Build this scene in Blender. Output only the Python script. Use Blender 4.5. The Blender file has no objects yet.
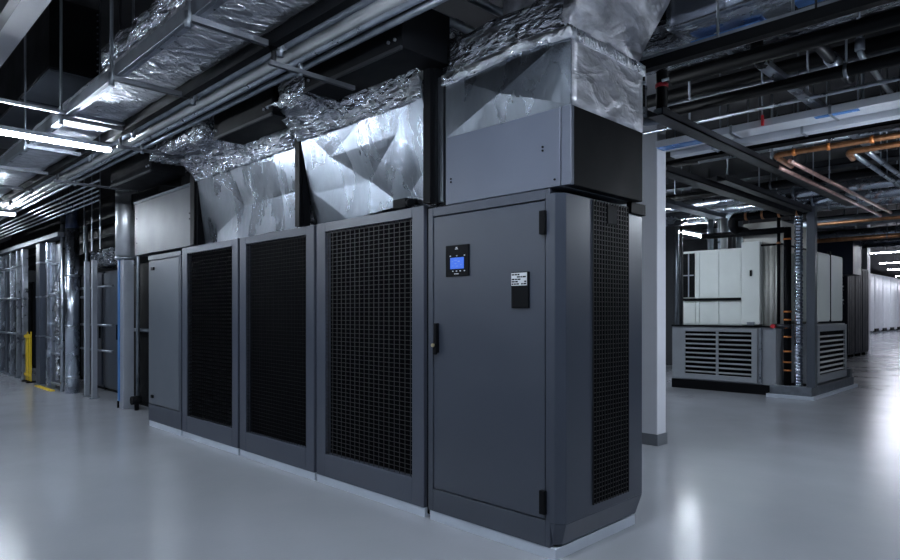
import bpy, bmesh, math, random
from mathutils import Vector, noise
random.seed(7)
C = bpy.context.scene.collection
PI = math.pi

# ------------------------------------------------------------------ materials
def new_mat(name):
    m = bpy.data.materials.new(name); m.use_nodes = True
    nt = m.node_tree
    return m, nt, nt.nodes['Principled BSDF']

def nz(nt, scale, detail=4, rough=.55, dist=0., stretch=None):
    tc = nt.nodes.new('ShaderNodeTexCoord'); n = nt.nodes.new('ShaderNodeTexNoise')
    n.inputs['Scale'].default_value = scale; n.inputs['Detail'].default_value = detail
    n.inputs['Roughness'].default_value = rough; n.inputs['Distortion'].default_value = dist
    if stretch:
        mp = nt.nodes.new('ShaderNodeMapping'); mp.inputs['Scale'].default_value = stretch
        nt.links.new(tc.outputs['Object'], mp.inputs['Vector']); nt.links.new(mp.outputs[0], n.inputs['Vector'])
    else:
        nt.links.new(tc.outputs['Object'], n.inputs['Vector'])
    return n

def ramp(nt, src, lo, hi, c0, c1):
    r = nt.nodes.new('ShaderNodeMapRange')
    r.inputs[1].default_value = lo; r.inputs[2].default_value = hi
    r.inputs[3].default_value = c0; r.inputs[4].default_value = c1
    nt.links.new(src, r.inputs[0]); return r.outputs[0]

def mixc(nt, fac, a, b):
    x = nt.nodes.new('ShaderNodeMix'); x.data_type = 'RGBA'
    x.inputs[6].default_value = (*a, 1); x.inputs[7].default_value = (*b, 1)
    nt.links.new(fac, x.inputs[0]); return x.outputs[2]

def bump(nt, b, src, strength, dist, prev=None):
    n = nt.nodes.new('ShaderNodeBump'); n.inputs['Strength'].default_value = strength
    n.inputs['Distance'].default_value = dist
    nt.links.new(src, n.inputs['Height'])
    if prev: nt.links.new(prev.outputs[0], n.inputs['Normal'])
    nt.links.new(n.outputs[0], b.inputs['Normal']); return n

def paint(name, col, rough=.45, metal=0., var=.12, spec=.5, scale=2.2, bmp=.0):
    m, nt, b = new_mat(name)
    n = nz(nt, scale, 5)
    f = ramp(nt, n.outputs[0], .3, .7, 0, 1)
    nt.links.new(mixc(nt, f, tuple(c*(1-var) for c in col), tuple(c*(1+var) for c in col)), b.inputs['Base Color'])
    nt.links.new(ramp(nt, n.outputs[0], .3, .7, rough*.85, min(1, rough*1.15)), b.inputs['Roughness'])
    b.inputs['Metallic'].default_value = metal
    b.inputs['Specular IOR Level'].default_value = spec
    if bmp:
        n2 = nz(nt, 140, 2); bump(nt, b, n2.outputs[0], bmp, .002)
    return m

def foil_mat(name, col, rough, s1, d1, s2, d2, strength=1., stretch=None, grime=.35):
    m, nt, b = new_mat(name)
    b.inputs['Metallic'].default_value = 1
    n1 = nz(nt, s1, 4, .55, .6, stretch)
    n1.noise_type = 'RIDGED_MULTIFRACTAL'
    n1.inputs['Offset'].default_value = .9; n1.inputs['Gain'].default_value = 1.6
    n2 = nz(nt, s2, 3, .5, 1.0, stretch)
    p = bump(nt, b, n1.outputs[0], strength, d1)
    bump(nt, b, n2.outputs[0], strength, d2, p)
    g = nz(nt, s1*1.3, 5, .6, .3, stretch)
    f = ramp(nt, g.outputs[0], .35, .65, 0, 1)
    nt.links.new(mixc(nt, f, tuple(c*(1-grime) for c in col), col), b.inputs['Base Color'])
    nt.links.new(ramp(nt, g.outputs[0], .35, .65, rough*1.3, rough*.8), b.inputs['Roughness'])
    return m

def emit(name, col, s):
    m, nt, b = new_mat(name)
    b.inputs['Base Color'].default_value = (.02, .02, .02, 1)
    b.inputs['Emission Color'].default_value = (*col, 1); b.inputs['Emission Strength'].default_value = s
    return m

M = {}
M['charcoal'] = paint('charcoal_paint', (.042, .051, .072), .36, .0, .05, .5)
M['slate'] = paint('slate_paint', (.062, .073, .094), .38, .0, .05, .5)
M['black'] = paint('black_paint', (.0030, .0034, .0046), .55, 0, .2, .10)
M['void'] = paint('matt_black', (.002, .002, .003), .8, 0, .2, .05)
M['end_door'] = paint('end_door_paint', (.095, .11, .135), .36, 0, .05)
M['louvre'] = paint('louvre_grey', (.20, .21, .23), .5, .1, .12)
M['cover'] = paint('brushed_cover', (.50, .50, .47), .4, .1, .2)
M['rack'] = paint('rack_paint', (.016, .019, .030), .6, 0, .1, .12)
M['frame'] = paint('frame_paint', (.056, .066, .091), .36, 0, .05)
M['tape'] = foil_mat('foil_tape', (.74, .77, .84), .30, 9, .014, 26, .020, 1., (.5, 1, 1), .12)
M['box_paint'] = paint('box_paint', (.105, .12, .158), .33, .15, .05)
M['mid_steel'] = paint('mid_steel', (.13, .14, .16), .42, .9, .25, .5, 7)
M['box_dark'] = paint('box_dark', (.024, .029, .040), .42, 0, .06)
M['riser'] = paint('riser_foil', (.85, .88, .92), .45, 1, .1, .5, 5)
M['post_paint'] = paint('post_paint', (.30, .33, .38), .4, .2, .1)
M['film'] = paint('blue_reflection_tint', (.16, .36, .80), .25, .3, .3, .5, 8)  # blue reflections of the ducts, put into a colour
M['wire'] = paint('wire_metal', (.010, .010, .012), .5, .0, .1, .5)
M['plinth'] = paint('plinth_grey', (.48, .53, .61), .4, 0, .08)
M['steel'] = paint('galvanised_steel', (.46, .50, .56), .3, 1, .22, .5, 9)
M['dull_steel'] = paint('dull_galvanised', (.27, .30, .34), .4, 1, .25, .5, 7)
M['dark_steel'] = paint('dark_steel', (.03, .032, .038), .4, .6, .25, .5, 5)
M['stainless'] = paint('stainless', (.62, .64, .64), .42, 1, .1, .5, 3)
M['offwhite'] = paint('offwhite_panel', (.66, .70, .68), .45, 0, .05)
M['grey_panel'] = paint('grey_panel', (.26, .28, .31), .45, .2, .12)
M['white'] = paint('white_panel', (.80, .82, .88), .4, 0, .05)
M['pillar'] = paint('pillar_paint', (.62, .64, .69), .55, 0, .05)
M['pillar_base'] = paint('pillar_base', (.14, .155, .175), .5, 0, .08)
M['navy'] = paint('navy_paint', (.012, .022, .055), .5, 0, .15)
M['copper'] = paint('copper_pipe', (.50, .235, .115), .35, .9, .35, .5, 12)
M['pink_copper'] = paint('pale_copper', (.62, .40, .35), .35, .8, .25, .5, 12)
M['brown_pipe'] = paint('brown_pipe', (.045, .028, .022), .4, .1, .4, .5, 4)
M['orange'] = paint('orange_clamp', (.65, .22, .06), .4, .4, .2)
M['yellow'] = paint('yellow_paint', (.75, .52, .02), .45, 0, .1)
M['blue_film_and_glint'] = paint('blue_film_and_glint', (.07, .22, .52), .35, 0, .15)
M['red'] = paint('red_paint', (.5, .02, .03), .4)
M['slab'] = paint('concrete_slab', (.065, .066, .072), .85, 0, .45, .3, .7)
M['wall'] = paint('dark_wall', (.07, .075, .085), .7, 0, .1)
M['beam'] = paint('beam_paint', (.30, .31, .34), .55, 0, .06)
M['brass'] = paint('brass', (.6, .5, .3), .3, 1)
M['screen'] = emit('lit_screen', (.03, .16, .9), .36)
M['screen_text'] = emit('lit_screen_marks', (.35, .5, 1), .26)
M['label_white'] = paint('label_white', (.6, .62, .65), .5)
M['tube'] = emit('lit_tube', (.80, .89, 1.0), 68)
M['far_tube'] = emit('lit_far_tube', (.84, .88, 1.0), 52)
M['foil'] = foil_mat('crinkled_foil', (.50, .53, .59), .24, 8, .022, 22, .030, 1., (.45, 1, 1.3), .3)
M['foil_big'] = foil_mat('loose_foil', (.78, .81, .88), .36, 8, .016, 24, .022, 1., (1.3, .55, 1.), .3)
M['foil_sheet'] = foil_mat('flat_foil', (.25, .28, .325), .28, 2.2, .004, 11, .006, .6, (1, 1, .4), .28)
M['foil_worn'] = foil_mat('worn_foil', (.74, .76, .83), .48, 5, .016, 14, .010, .6, (1, .6, 1.4), .5)
M['foil_pipe'] = foil_mat('pipe_foil', (.62, .68, .78), .24, 3, .006, 12, .004, .5, (.5, 1, .6), .2)

def floor_mat():
    m, nt, b = new_mat('epoxy_floor')
    n = nz(nt, .8, 5, .55)
    f = ramp(nt, n.outputs[0], .3, .7, 0, 1)
    nt.links.new(mixc(nt, f, (.30, .315, .35), (.34, .355, .39)), b.inputs['Base Color'])
    n2 = nz(nt, 1.7, 6, .6)
    nt.links.new(ramp(nt, n2.outputs[0], .25, .75, .15, .26), b.inputs['Roughness'])
    b.inputs['Specular IOR Level'].default_value = .6
    n3 = nz(nt, 45, 2); bump(nt, b, n3.outputs[0], .35, .002)
    return m
M['floor'] = floor_mat()

# ------------------------------------------------------------------ mesh building
ORG = {}
class MB:
    def __init__(s): s.bm = bmesh.new(); s.bev = 0
    def box(s, x0, x1, y0, y1, z0, z1):
        v = [s.bm.verts.new((x, y, z)) for z in (z0, z1) for y in (y0, y1) for x in (x0, x1)]
        for f in ((0, 2, 3, 1), (4, 5, 7, 6), (0, 1, 5, 4), (2, 6, 7, 3), (0, 4, 6, 2), (1, 3, 7, 5)):
            s.bm.faces.new([v[i] for i in f])
        return s
    def prism(s, pts, z0, z1):
        a = [s.bm.verts.new((x, y, z0)) for x, y in pts]; b = [s.bm.verts.new((x, y, z1)) for x, y in pts]
        n = len(pts)
        s.bm.faces.new(a[::-1]); s.bm.faces.new(b)
        for i in range(n): s.bm.faces.new((a[i], a[(i+1) % n], b[(i+1) % n], b[i]))
        return s
    def hull(s, lo, hi):            # two quads -> six-sided solid
        a = [s.bm.verts.new(p) for p in lo]; b = [s.bm.verts.new(p) for p in hi]
        n = len(a); s.bm.faces.new(a[::-1]); s.bm.faces.new(b)
        for i in range(n): s.bm.faces.new((a[i], a[(i+1) % n], b[(i+1) % n], b[i]))
        return s
    def quad(s, *p): s.bm.faces.new([s.bm.verts.new(q) for q in p]); return s
    def tube(s, pts, r, seg=10, fillet=0.):
        pts = [Vector(p) for p in pts]
        if fillet and len(pts) > 2:
            out = [pts[0]]
            for i in range(1, len(pts)-1):
                p, a, b = pts[i], (pts[i-1]-pts[i]), (pts[i+1]-pts[i])
                d = min(fillet, a.length*.45, b.length*.45); A = p + a.normalized()*d; B = p + b.normalized()*d
                for k in range(7):
                    t = k/6; out.append(A*(1-t)**2 + p*2*t*(1-t) + B*t*t)
            out.append(pts[-1]); pts = out
        rings = []; prev = None
        for i, p in enumerate(pts):
            t = (pts[min(i+1, len(pts)-1)] - pts[max(i-1, 0)]).normalized()
            if prev is None:
                up = Vector((0, 0, 1)) if abs(t.z) < .9 else Vector((1, 0, 0)); u = t.cross(up).normalized()
            else: u = (prev - t*prev.dot(t)).normalized()
            w = t.cross(u); prev = u
            rings.append([s.bm.verts.new(p + (u*math.cos(2*PI*k/seg) + w*math.sin(2*PI*k/seg))*r) for k in range(seg)])
        for a, b in zip(rings, rings[1:]):
            for k in range(seg):
                f = s.bm.faces.new((a[k], a[(k+1) % seg], b[(k+1) % seg], b[k])); f.smooth = True
        s.bm.faces.new(rings[0][::-1]); s.bm.faces.new(rings[-1])
        return s
    def gbox(s, x0, x1, y0, y1, z0, z1, step=.06, skip=''):
        sub = bmesh.new()
        def grid(o, u, v):
            o, u, v = Vector(o), Vector(u), Vector(v)
            nu, nv = max(1, round(u.length/step)), max(1, round(v.length/step))
            g = [[sub.verts.new(o + u*i/nu + v*j/nv) for j in range(nv+1)] for i in range(nu+1)]
            for i in range(nu):
                for j in range(nv):
                    f = sub.faces.new((g[i][j], g[i+1][j], g[i+1][j+1], g[i][j+1])); f.smooth = True
        X, Y, Z = (x1-x0, 0, 0), (0, y1-y0, 0), (0, 0, z1-z0)
        grid((x0, y0, z0), X, Z); grid((x1, y1, z0), (x0-x1, 0, 0), Z)
        grid((x0, y1, z0), (0, y0-y1, 0), Z); grid((x1, y0, z0), Y, Z)
        grid((x0, y1, z0), X, (0, y0-y1, 0)); grid((x0, y0, z1), X, Y)
        bmesh.ops.remove_doubles(sub, verts=sub.verts, dist=1e-4)
        me = bpy.data.meshes.new('t'); sub.to_mesh(me); sub.free(); s.bm.from_mesh(me); bpy.data.meshes.remove(me)
        return s
    def warp(s, fn):
        for v in s.bm.verts: v.co = Vector(fn(v.co))
        return s
    def crumple(s, amp, freq, seed=0, oct=3):
        o = Vector((seed*3.1, seed*7.7, seed*1.3))
        for v in s.bm.verts:
            d = Vector(); f, a = freq, amp
            for _ in range(oct):
                q = v.co*f + o; n = noise.noise_vector(q); d += n*a; f *= 2.1; a *= .55
            v.co += d
        return s
    def build(s, name, mat, parent=None, bevel=0., smooth=False, recalc=True):
        if recalc: bmesh.ops.recalc_face_normals(s.bm, faces=s.bm.faces)
        if parent is not None: org = ORG[parent.as_pointer()]
        else:
            xs = [v.co for v in s.bm.verts]
            lo = Vector([min(c[i] for c in xs) for i in range(3)]); hi = Vector([max(c[i] for c in xs) for i in range(3)])
            org = Vector(((lo.x+hi.x)/2, (lo.y+hi.y)/2, lo.z))
        for v in s.bm.verts: v.co -= org
        if smooth:
            for f in s.bm.faces: f.smooth = True
        me = bpy.data.meshes.new(name); s.bm.to_mesh(me); s.bm.free()
        me.materials.append(mat if not isinstance(mat, str) else M[mat])
        o = bpy.data.objects.new(name, me); C.objects.link(o)
        if parent is not None: o.parent = parent
        else: o.location = org
        ORG[o.as_pointer()] = org
        if bevel:
            md = o.modifiers.new('bevel', 'BEVEL'); md.width = bevel; md.segments = 2; md.limit_method = 'ANGLE'
        return o

def tag(o, label, cat, group=None, kind=None):
    o['label'] = label; o['category'] = cat
    if group: o['group'] = group
    if kind: o['kind'] = kind
    return o
def thing(name, loc, label, cat, group=None, kind=None):
    o = bpy.data.objects.new(name, None); C.objects.link(o); o.location = loc; o.empty_display_size = .1
    ORG[o.as_pointer()] = Vector(loc)
    return tag(o, label, cat, group, kind)
def copy_tree(o, loc=None, label=None, parent=None):
    c = o.copy(); C.objects.link(c)
    if parent is not None: c.parent = parent
    if loc is not None: c.location = loc
    if label: c['label'] = label
    for ch in list(o.children): copy_tree(ch, None, None, c)
    return c
def B(*a): return MB().box(*a)
def T(pts, r, seg=10, fillet=0.): return MB().tube(pts, r, seg, fillet)

# ------------------------------------------------------------------ room shell
X0, X1, Y0, Y1, H = -24, 7, -8, 68, 4.3
def struct(name, mb, mat, label, cat, **k): return tag(mb.build(name, mat, **k), label, cat, None, 'structure')
struct('floor', B(X0, X1, Y0, Y1, -.2, 0), 'floor', 'glossy light grey epoxy floor of the plant room', 'floor')
struct('ceiling', B(X0, X1, Y0, Y1, H, H+.2), 'slab', 'dark bare concrete ceiling slab above the services', 'ceiling')
struct('wall_left', B(X0-.2, X0, Y0, Y1, 0, H), 'wall', 'dark grey wall closing the left end of the hall', 'wall')
struct('wall_right', B(X1, X1+.2, Y0, Y1, 0, H), 'wall', 'dark grey wall on the right side of the hall', 'wall')
struct('wall_front', B(X0, X1, Y0-.2, Y0, 0, H), 'wall', 'dark grey wall behind the viewer', 'wall')
struct('wall_back', B(X0, X1, Y1, Y1+.2, 0, H), 'wall', 'pale wall at the far end of the hall', 'wall')
struct('wall_middle', B(X0, -6.3, 15.8, 16, 0, H), 'wall', 'grey wall behind the white air handling unit', 'wall')

pil = thing('pillar', (-3.3, 6.1, 0), 'white square pillar with grey base behind the dark cooling units', 'pillar', None, 'structure')
B(-3.55, -3.06, 6.01, 6.2, 0, H).build('shaft', 'pillar', pil, .008)
B(-3.56, -3.05, 6.0, 6.21, 0, .115).build('base_band', 'pillar_base', pil)
struct('trim_1', B(-4.9, -3.56, 6.08, 6.14, 0, 2.9), 'dark_steel', 'dark steel upright panel beside the white pillar', 'trim')

# ------------------------------------------------------------------ the row of dark cooling units
YF = 2.83
def gap(mb): return mb
def plinth(t, x0, x1, y1):
    return B(x0, x1, YF+.006, y1, 0, .062).build('plinth', 'plinth', t)

# corner unit with the closed door
cu = thing('cooling_unit', (-2.52, 3.27, 0), 'dark corner cooling unit with plain door and small blue screen', 'cooling unit', 'dark cooling cabinets in the row')
B(-3.03, -2.07, YF+.03, 3.715, .062, 2.015).build('body', 'charcoal', cu, .004)
plinth(cu, -3.02, -2.03, 3.69)
fr = MB().box(-3.03, -2.985, YF, YF+.03, .062, 2.018).box(-2.091, -2.062, YF, YF+.03, .062, 2.018)
fr.box(-2.985, -2.091, YF, YF+.03, 1.962, 2.018).box(-2.985, -2.091, YF, YF+.03, .062, .205)
fr.build('door_frame', 'charcoal', cu, .003)
dr = B(-2.979, -2.097, YF+.002, YF+.03, .211, 1.956).build('door', 'charcoal', cu, .005)
MB().box(-2.955, -2.928, YF-.028, YF+.002, 1.085, 1.275).box(-2.957, -2.926, YF-.034, YF-.015, 1.075, 1.15).build('handle', 'black', dr, .006)
T([(-2.946, YF-.03, 1.135), (-2.946, YF-.045, 1.135)], .012, 12).build('lock', 'brass', dr)
T([(-2.972, YF+.004, 1.137), (-2.972, YF-.012, 1.137)], .007, 10).build('screw', 'brass', dr)
for z in (1.835, .305): B(-2.122, -2.084, YF-.022, YF+.004, z-.065, z+.065).build('hinge', 'black', dr, .004)
dp = B(-2.862, -2.662, YF-.008, YF+.004, 1.568, 1.762).build('display_panel', 'black', cu, .003)
B(-2.818, -2.702, YF-.010, YF-.006, 1.614, 1.684).build('screen', 'screen', dp)
mk = MB()
for x, z, w, h in ((-2.805, 1.659, .012, .003), (-2.785, 1.666, .022, .003), (-2.752, 1.657, .016, .006), (-2.778, 1.645, .014, .004),
                   (-2.732, 1.637, .012, .003), (-2.768, 1.629, .018, .003), (-2.80, 1.632, .010, .003)):
    mk.box(x, x+w, YF-.0112, YF-.0098, z, z+h)
mk.build('screen_mark', 'screen_text', dp)
bt = MB()
for x in (-2.80, -2.768, -2.736, -2.70): bt.box(x, x+.009, YF-.011, YF-.007, 1.597, 1.603)
for x in (-2.822, -2.766, -2.70): bt.box(x, x+.009, YF-.011, YF-.007, 1.692, 1.698)
for x in (-2.782, -2.769, -2.756): bt.box(x, x+.008, YF-.011, YF-.007, 1.580, 1.586)
bt.box(-2.776, -2.752, YF-.011, YF-.007, 1.735, 1.739).box(-2.77, -2.758, YF-.011, YF-.007, 1.742, 1.749)
bt.build('button', 'label_white', dp)
hd = B(-2.325, -2.202, YF-.012, YF+.004, 1.368, 1.572).build('document_holder', 'black', cu, .003)
B(-2.321, -2.210, YF-.015, YF-.010, 1.495, 1.567).build('paper_label', 'label_white', hd)
tx = MB(); rr = random.Random(3)
for r_ in range(5):
    x = -2.317
    while x < -2.222:
        w = rr.uniform(.008, .024)
        if rr.random() < .62: tx.box(x, min(x+w, -2.213), YF-.0162, YF-.0148, 1.500+r_*.0132, 1.500+r_*.0132+.008)
        x += w+.004
tx.build('print', 'black', hd)
# side cover of the corner unit: chamfered front edge, kicked-in foot, tall vent
sc_ = MB()
sc_.hull([(-2.067, YF+.02, .075), (-2.06, YF+.02, .075), (-2.02, YF+.05, .075), (-2.02, 3.68, .075), (-2.067, 3.68, .075)],
         [(-2.067, YF+.0, .20), (-2.03, YF+.0, .20), (-1.985, YF+.04, .20), (-1.985, 3.70, .20), (-2.067, 3.70, .20)])
sc_.hull([(-2.067, YF+.0, .20), (-2.03, YF+.0, .20), (-1.985, YF+.04, .20), (-1.985, 3.70, .20), (-2.067, 3.70, .20)],
         [(-2.067, YF+.0, 1.99), (-2.03, YF+.0, 1.99), (-1.985, YF+.04, 1.99), (-1.985, 3.70, 1.99), (-2.067, 3.70, 1.99)])
sv = sc_.build('side_cover', 'charcoal', cu, .004)
B(-1.987, -1.983, 3.13, 3.52, .25, 1.985).build('vent_recess', 'void', sv)
g = MB()
n = 64
for i in range(n): z = .255 + (1.98-.255)*i/(n-1); g.box(-1.985, -1.979, 3.13, 3.52, z-.002, z+.002)
for i in range(14): y = 3.13 + .39*i/13; g.box(-1.982, -1.976, y-.0022, y+.0022, .25, 1.985)
g.build('vent_grille', 'wire', sv)
B(-1.984, -1.972, 3.27, 3.38, 1.86, 1.97).build('vent_latch', 'black', sv, .004)
B(-2.0, -1.965, 3.53, 3.71, 1.95, 2.02).build('corner_bracket', 'black', sv, .004)

pb = thing('plenum_box', (-2.41, 3.2, 2.022), 'plain grey sheet metal box on top of the corner cooling unit', 'plenum box', 'plenum boxes over the cooling units')
B(-2.87, -1.995, YF, 3.60, 2.022, 2.445).build('front_shell', 'box_paint', pb, .004)
B(-1.989, -1.926, YF, YF+.03, 2.022, 2.445).build('corner_strip', 'box_paint', pb, .004)
B(-1.989, -1.928, YF+.031, 3.60, 2.022, 2.445).build('side_panel', 'black', pb, .004)  # shaded side of the box, its darkness put into black paint
sw = MB()
for x, z in ((-2.11, 2.25), (-2.11, 2.23), (-2.82, 2.18), (-2.82, 2.16), (-2.03, 2.06)): sw.tube([(x, YF+.002, z), (x, YF-.006, z)], .006, 8)
sw.build('rivet', 'black', pb)

# units with grilles
def fan_unit(x0, x1, label, style):
    t = thing('cooling_unit', ((x0+x1)/2, 3.3, 0), label, 'cooling unit', 'dark cooling cabinets in the row')
    a, b = x0+.018, x1-.018
    ox0, ox1, oz0, oz1 = x0+.14, x1-.135, .24, 1.975
    B(a, b, YF+.062, 3.70, .062, 2.04).build('body', 'charcoal', t)
    f = MB().box(a, ox0, YF, YF+.06, .062, 2.045).box(ox1, b, YF, YF+.06, .062, 2.045)
    f.box(ox0, ox1, YF, YF+.06, oz1, 2.045).box(ox0, ox1, YF, YF+.06, .062, oz0)
    ff = f.build('front_frame', 'frame', t, .004)
    B(ox0, ox1, YF+.052, YF+.059, oz0, oz1).build('coil_panel', 'void', t)
    plinth(t, x0+.015, x1-.015, 3.66)
    B(x1-.017, x1+.010, YF+.03, YF+.2, .02, 2.03).build('side_gap', 'void', t)
    g = MB(); g2 = MB()
    if style == 'slat':
        k = 46
        for i in range(k):
            z = oz0 + (oz1-oz0)*(i+.5)/k
            g.hull([(ox0, YF+.012, z-.004), (ox1, YF+.012, z-.004), (ox1, YF+.045, z+.010), (ox0, YF+.045, z+.010)],
                   [(ox0, YF+.012, z-.001), (ox1, YF+.012, z-.001), (ox1, YF+.045, z+.013), (ox0, YF+.045, z+.013)])
        for i in range(20): x = ox0+(ox1-ox0)*(i+.5)/20; g2.box(x-.0015, x+.0015, YF+.006, YF+.010, oz0, oz1)
        g.build('louvre', 'black', ff); g2.build('grille_wire', 'black', ff)
    else:
        nh, nv = (54, 18) if style == 'grid' else (54, 24)
        for i in range(nh): z = oz0+(oz1-oz0)*(i+.5)/nh; g.box(ox0, ox1, YF+.008, YF+.011, z-.0018, z+.0018)
        for i in range(nv): x = ox0+(ox1-ox0)*(i+.5)/nv; g2.box(x-.0025, x+.0025, YF+.011, YF+.014, oz0, oz1)
        g.build('grille_wire', 'wire' if style == 'grid' else 'black', ff); g2.build('grille_upright', 'wire' if style == 'grid' else 'black', ff)
    return t
fan_unit(-4.35, -3.055, 'dark cooling unit with coarse wire grid, directly beside the blank-door corner unit', 'grid')
fan_unit(-5.64, -4.35, 'middle dark cooling unit with fine black grille between two other grilles', 'fine')
fan_unit(-6.955, -5.64, 'dark cooling unit with black horizontal louvres beside the blank end cabinet', 'slat')
# blank end unit
eu = thing('cooling_unit', (-7.44, 3.3, 0), 'narrow grey end cabinet with blank door at far end of the row', 'cooling unit', 'dark cooling cabinets in the row')
B(-7.93, -6.975, YF+.03, 3.70, .062, 2.02).build('body', 'charcoal', eu)
ed = B(-7.91, -7.03, YF, YF+.03, .27, 1.955).build('door', 'end_door', eu, .005)
B(-7.93, -6.975, YF+.004, YF+.03, .062, .258).build('kick_panel', 'charcoal', eu, .004)
B(-7.93, -6.975, YF, YF+.03, 1.965, 2.02).build('top_rail', 'charcoal', eu, .003)
B(-7.02, -6.975, YF+.003, YF+.03, .262, 1.96).build('hinge_stile', 'charcoal', eu, .003)
for z, w in ((1.86, .075), (.36, .05)):
    MB().box(-7.80, -7.80+w, YF-.02, YF+.002, z-.018, z+.018).build('latch', 'black', ed, .004)
plinth(eu, -7.90, -6.98, 3.66)

pb2 = thing('plenum_box', (-7.5, 3.2, 2.05), 'grey sheet metal box on top of the blank end cabinet', 'plenum box', 'plenum boxes over the cooling units')
B(-8.38, -6.66, YF, 3.55, 2.05, 2.70).build('shell', 'box_dark', pb2, .004)
B(-8.38, -6.66, YF-.012, YF+.01, 2.69, 2.715).build('top_lip', 'slate', pb2)
s_ = MB()
for x, z in ((-6.74, 2.4), (-6.74, 2.34), (-8.3, 2.2), (-8.3, 2.5)): s_.tube([(x, YF+.002, z), (x, YF-.006, z)], .008, 8)
s_.build('rivet', 'black', pb2)

# black posts between the foil plenums
for x, w, lab in ((-2.985, .05, 'black steel post beside the corner unit foil plenum'), (-4.535, .05, 'black steel post between the two wide foil plenums'),
                  (-6.56, .075, 'black steel post beside the grey end box')):
    t = tag(MB().box(x-w, x+w*.3, YF-.04, YF+.02, 2.047, 2.93).box(x+w*.3, x+w*.75, YF-.015, YF+.05, 2.047, 2.93).build('post', 'black'), lab, 'post', 'black posts over the cooling units')

# small camera on the ledge
cm = thing('sensor_camera', (-3.36, 2.86, 2.046), 'small black box camera on ledge of the coarse-grid cooling unit', 'camera')
B(-3.41, -3.27, 2.845, 2.90, 2.055, 2.125).build('housing', 'black', cm, .008)
T([(-3.27, 2.872, 2.09), (-3.235, 2.868, 2.09)], .027, 14).build('lens', 'black', cm)
B(-3.36, -3.32, 2.85, 2.89, 2.046, 2.056).build('foot', 'black', cm)

# ------------------------------------------------------------------ foil plenums over the row
def facets(nodes, faces, name, mat, parent, sub=3, tilt=0.):
    mb = MB()
    for f in faces:
        p = [Vector((nodes[k][0], YF+.01-nodes[k][2] + tilt*(.5-(nodes[k][1]-2.05)/.75), nodes[k][1])) for k in f]
        vs = {}
        for i in range(sub+1):
            for j in range(sub+1-i):
                q = p[0] + (p[1]-p[0])*i/sub + (p[2]-p[0])*j/sub
                vs[i, j] = mb.bm.verts.new(q)
        for i in range(sub):
            for j in range(sub-i):
                mb.bm.faces.new((vs[i, j], vs[i+1, j], vs[i, j+1]))
                if i+j < sub-1: mb.bm.faces.new((vs[i+1, j], vs[i+1, j+1], vs[i, j+1]))
    bmesh.ops.remove_doubles(mb.bm, verts=mb.bm.verts, dist=1e-4)
    for f in mb.bm.faces:
        if f.normal.y > 0: f.normal_flip()
    o = mb.build(name, mat, parent, recalc=False)
    md = o.modifiers.new('thickness', 'SOLIDIFY'); md.thickness = .01; md.offset = -1
    return o

def foil_box(name, parent, x0, x1, y0, y1, z0, z1, mat='foil', step=.05, amp=.012, freq=5, seed=0, fn=None):
    mb = MB().gbox(x0, x1, y0, y1, z0, z1, step)
    if fn: mb.warp(fn)
    mb.crumple(amp, freq, seed)
    return mb.build(name, mat, parent)

pa = thing('foil_plenum', (-5.54, 3.2, 2.05), 'silver foil plenum with diamond creases over the louvred cooling unit', 'foil plenum', 'foil plenums over the cooling units')
D = -.05
na = dict(TL=(-6.49, 2.86, 0), d=(-6.49, 2.65, 0), BL=(-6.49, 2.052, 0), a=(-6.25, 2.052, 0), b=(-5.65, 2.36, D), e=(-5.13, 2.065, -.005),
          BR=(-4.59, 2.052, 0), f=(-4.59, 2.36, -.02), TR=(-4.59, 2.86, 0), h=(-5.0, 2.66, -.012))
facets(na, [('BL', 'a', 'b'), ('BL', 'b', 'd'), ('a', 'e', 'b'), ('e', 'f', 'b'), ('b', 'f', 'h'), ('e', 'BR', 'f'), ('d', 'b', 'TL'), ('b', 'h', 'TL'), ('h', 'TR', 'TL'), ('h', 'f', 'TR')],
       'creased_panel', 'foil_sheet', pa, tilt=.10)
foil_box('rear_shell', pa, -6.50, -4.58, YF+.12, 3.5, 2.052, 2.85, 'foil', .08, .006, 4, 2)
def lean(c):
    t = (c.z-2.68)/.26
    k = 1 if c.x < -5.42 else max(0., min(1., (-3.92-c.x)/.1)) if c.x > -4.55 else .12
    return (c.x, c.y - ((.04+.28*k)*max(0, t)**1.8 if c.y < 3 else 0), c.z)
foil_box('crinkled_collar', pa, -6.50, -4.60, YF-.04, 3.1, 2.70, 2.93, 'foil', .03, .010, 5, 3, lean)

pB = thing('foil_plenum', (-3.75, 3.2, 2.05), 'silver foil plenum with diamond creases over the coarse-grid cooling unit', 'foil plenum', 'foil plenums over the cooling units')
nb = dict(BL=(-4.48, 2.052, 0), l=(-4.40, 2.30, .0), n=(-4.01, 2.055, 0), m=(-3.73, 2.31, -.034), o=(-3.34, 2.56, -.005), q=(-3.40, 2.10, -.02), r=(-3.03, 2.32, .01),
          BR=(-3.03, 2.052, .02), TR=(-3.03, 2.86, 0), TL=(-4.48, 2.86, 0), s=(-4.15, 2.55, -.02), u=(-3.34, 2.86, .0))
facets(nb, [('BL', 'n', 'l'), ('n', 'q', 'm'), ('n', 'm', 'l'), ('l', 'm', 's'), ('l', 's', 'TL'), ('s', 'm', 'o'), ('s', 'o', 'u'), ('s', 'u', 'TL'), ('BL', 'l', 'TL'), ('m', 'q', 'o'), ('q', 'r', 'o'),
            ('q', 'BR', 'r'), ('o', 'r', 'TR'), ('o', 'TR', 'u')], 'creased_panel', 'foil_sheet', pB, tilt=.145)
foil_box('rear_shell', pB, -4.49, -3.03, YF+.14, 3.5, 2.052, 2.85, 'foil', .08, .006, 4, 5)
foil_box('crinkled_collar', pB, -4.49, -3.04, YF-.06, 3.1, 2.72, 2.93, 'foil', .03, .010, 5, 6, lean)

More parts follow.
